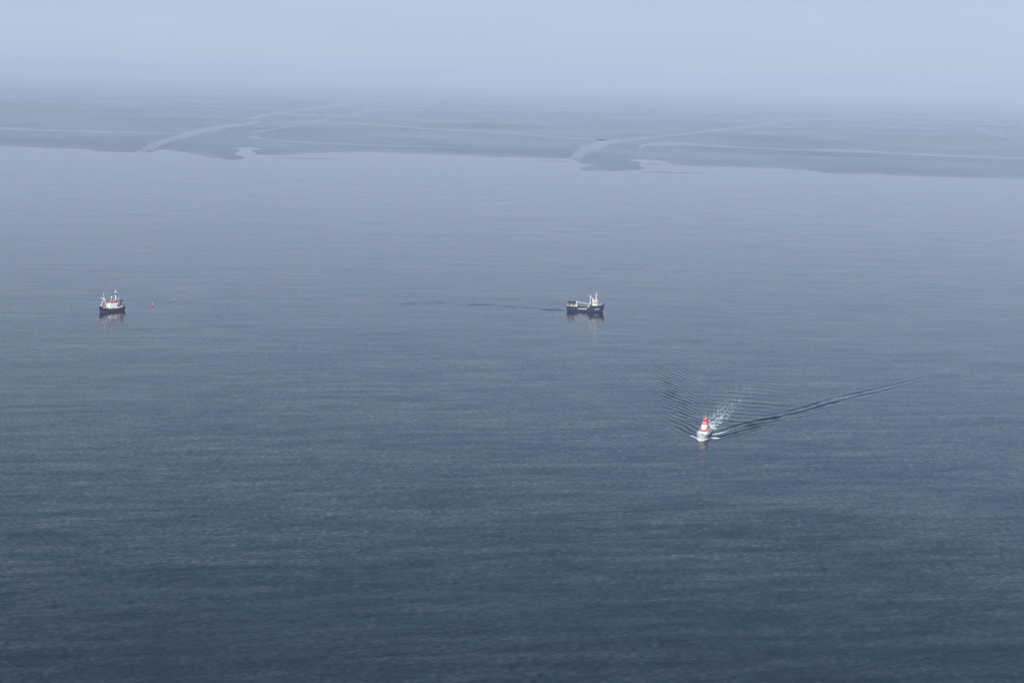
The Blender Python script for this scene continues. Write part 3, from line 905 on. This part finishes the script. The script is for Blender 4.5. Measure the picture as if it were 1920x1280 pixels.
# ------------------------------------------------------------------ spray and foam of the rescue boat
def bow_spray():
    """curling ridges of white water thrown off the hull, in the boat's own axes"""
    b = MB(); bm = b.bm
    r = random.Random(3)
    def ridge(pts, wid, hgt):
        n = 18
        rows = []
        for i in range(n + 1):
            u = i / n
            k = u * (len(pts) - 1); a = min(int(k), len(pts) - 2); f = k - a
            p = Vector(pts[a]).lerp(Vector(pts[a + 1]), f); d = (Vector(pts[a + 1]) - Vector(pts[a])).normalized()
            nn = Vector((-d.y, d.x))
            e = math.sin(math.pi * min(1, u * .9 + .1)) ** .6
            w = wid * e * r.uniform(.6, 1.25); hh = hgt * e * r.uniform(.5, 1.3)
            rows.append([bm.verts.new((p.x + nn.x * w * q, p.y + nn.y * w * q, z)) for q, z in ((-1, -.25), (-.45, hh * .7), (.1, hh), (.6, hh * .45), (1, -.25))])
        for a, c in zip(rows, rows[1:]):
            for j in range(4):
                bm.faces.new((a[j], c[j], c[j + 1], a[j + 1]))
    ridge([(8.4, -1.9), (9.3, -1.2), (9.9, 0), (9.3, 1.2), (8.4, 1.9)], .32, .3)            # pushed up round the stem
    for s in (-1, 1):
        ridge([(8.8, s * .8), (7.6, s * 1.7), (6.2, s * 2.5), (4.8, s * 3.1)], .28, .3)       # moustache at the stem
    ridge([(7.2, -2.4), (5.6, -3.3), (4.2, -4.6), (3.6, -5.4), (3.3, -6.6)], .27, .25)          # thrown off to starboard
    ridge([(4.4, 3.4), (3.4, 4.6), (2.8, 6.2), (2.3, 7.4)], .3, .22)
    ridge([(3.9, 4.9), (3.0, 6.4), (2.2, 8.4)], .16, .12)
    ridge([(-2.2, 3.4), (-4.0, 4.8), (-5.2, 6.2), (-6.8, 7.6), (-9.0, 8.8)], .4, .25)
    ridge([(-6.0, 6.2), (-8.0, 8.0), (-10.6, 9.6), (-13.0, 11.0)], .2, .12)
    for s in (-1, 1):
        ridge([(-9.4, s * 1.2), (-10.6, s * 1.4), (-12.0, s * 1.6), (-13.5, s * 1.5)], .7, .35)
    o = b.build('bow_wave', M['foam'])
    o.location = RESCUE_LOC; o.rotation_euler = (0, 0, RESCUE_RZ); o.scale = (1.03, 0.86, 0.9)
    o['kind'] = 'stuff'
    o['label'] = 'white bow wave and stern spray curling off the moving rescue boat'
    o['category'] = 'spray'
bow_spray()

def wake_foam():
    r = random.Random(11)
    P = polyline([(1331, 803), (1345, 783), (1362, 763), (1385, 737), (1402, 716)])
    seg = [Vector((*p, 0)) for p in P]
    pts = []
    for i in range(430):
        u = r.random() ** 2.1
        k = u * (len(seg) - 1); a = min(int(k), len(seg) - 2)
        p = seg[a].lerp(seg[a + 1], k - a); d = (seg[a + 1] - seg[a]).normalized(); n = Vector((d.y, -d.x, 0))
        side = r.choice((-1.0, 1.0)) * (.8 + 2.2 * u) + r.gauss(0, .8 + 2.2 * u) + 1.2 * u
        pts.append((p + n * side, (1 - .75 * u) * r.uniform(.3, .9)))
    b = MB(); bm = b.bm
    X = np.array([p.x for p, s in pts]); Y = np.array([p.y for p, s in pts])
    H = sea_height(X, Y)
    for (p, s), h in zip(pts, H):
        n = r.randint(6, 9); ang = r.gauss(.1, .3)
        L, W = .85 * s, .34 * s * r.uniform(.6, 1.5)
        rim = []
        for j in range(n):
            t = 2 * math.pi * j / n; q = r.uniform(.55, 1.2)
            x, y = math.cos(t) * L * q, math.sin(t) * W * q
            rim.append(bm.verts.new((p.x + x * math.cos(ang) - y * math.sin(ang), p.y + x * math.sin(ang) + y * math.cos(ang), h + .02)))
        c = bm.verts.new((p.x, p.y, h + .14 * s))
        for j in range(n):
            bm.faces.new((rim[j], rim[(j + 1) % n], c))
    o = b.build('wake_foam', M['foam'])
    o['kind'] = 'stuff'
    o['label'] = 'broken white foam flecks in the wake behind the rescue boat'
    o['category'] = 'foam'
wake_foam()

# ------------------------------------------------------------------ haze over the whole sea
HAZE_TOP, HAZE_R, HAZE_D = 185.0, 31000.0, 1.5e-4
def haze():
    me = bpy.data.meshes.new('haze')
    b = bmesh.new()
    bmesh.ops.create_cube(b, size=2.0)
    for v in b.verts:
        v.co = Vector((v.co.x * HAZE_R, v.co.y * HAZE_R, HAZE_TOP if v.co.z > 0 else -2.5))
    b.to_mesh(me); b.free()
    m = bpy.data.materials.new('haze_air'); m.use_nodes = True
    nt = m.node_tree
    nt.nodes.remove(nt.nodes['Principled BSDF'])
    v = nt.nodes.new('ShaderNodeVolumePrincipled')
    v.inputs['Color'].default_value = (0.63, 0.69, 0.82, 1)
    v.inputs['Density'].default_value = HAZE_D
    v.inputs['Anisotropy'].default_value = -0.12
    nt.links.new(v.outputs[0], nt.nodes['Material Output'].inputs['Volume'])
    me.materials.append(m)
    o = bpy.data.objects.new('haze', me); col.objects.link(o)
    o['kind'] = 'stuff'
    o['label'] = 'pale blue haze lying over the sea and the tidal flats'
    o['category'] = 'haze'
haze()
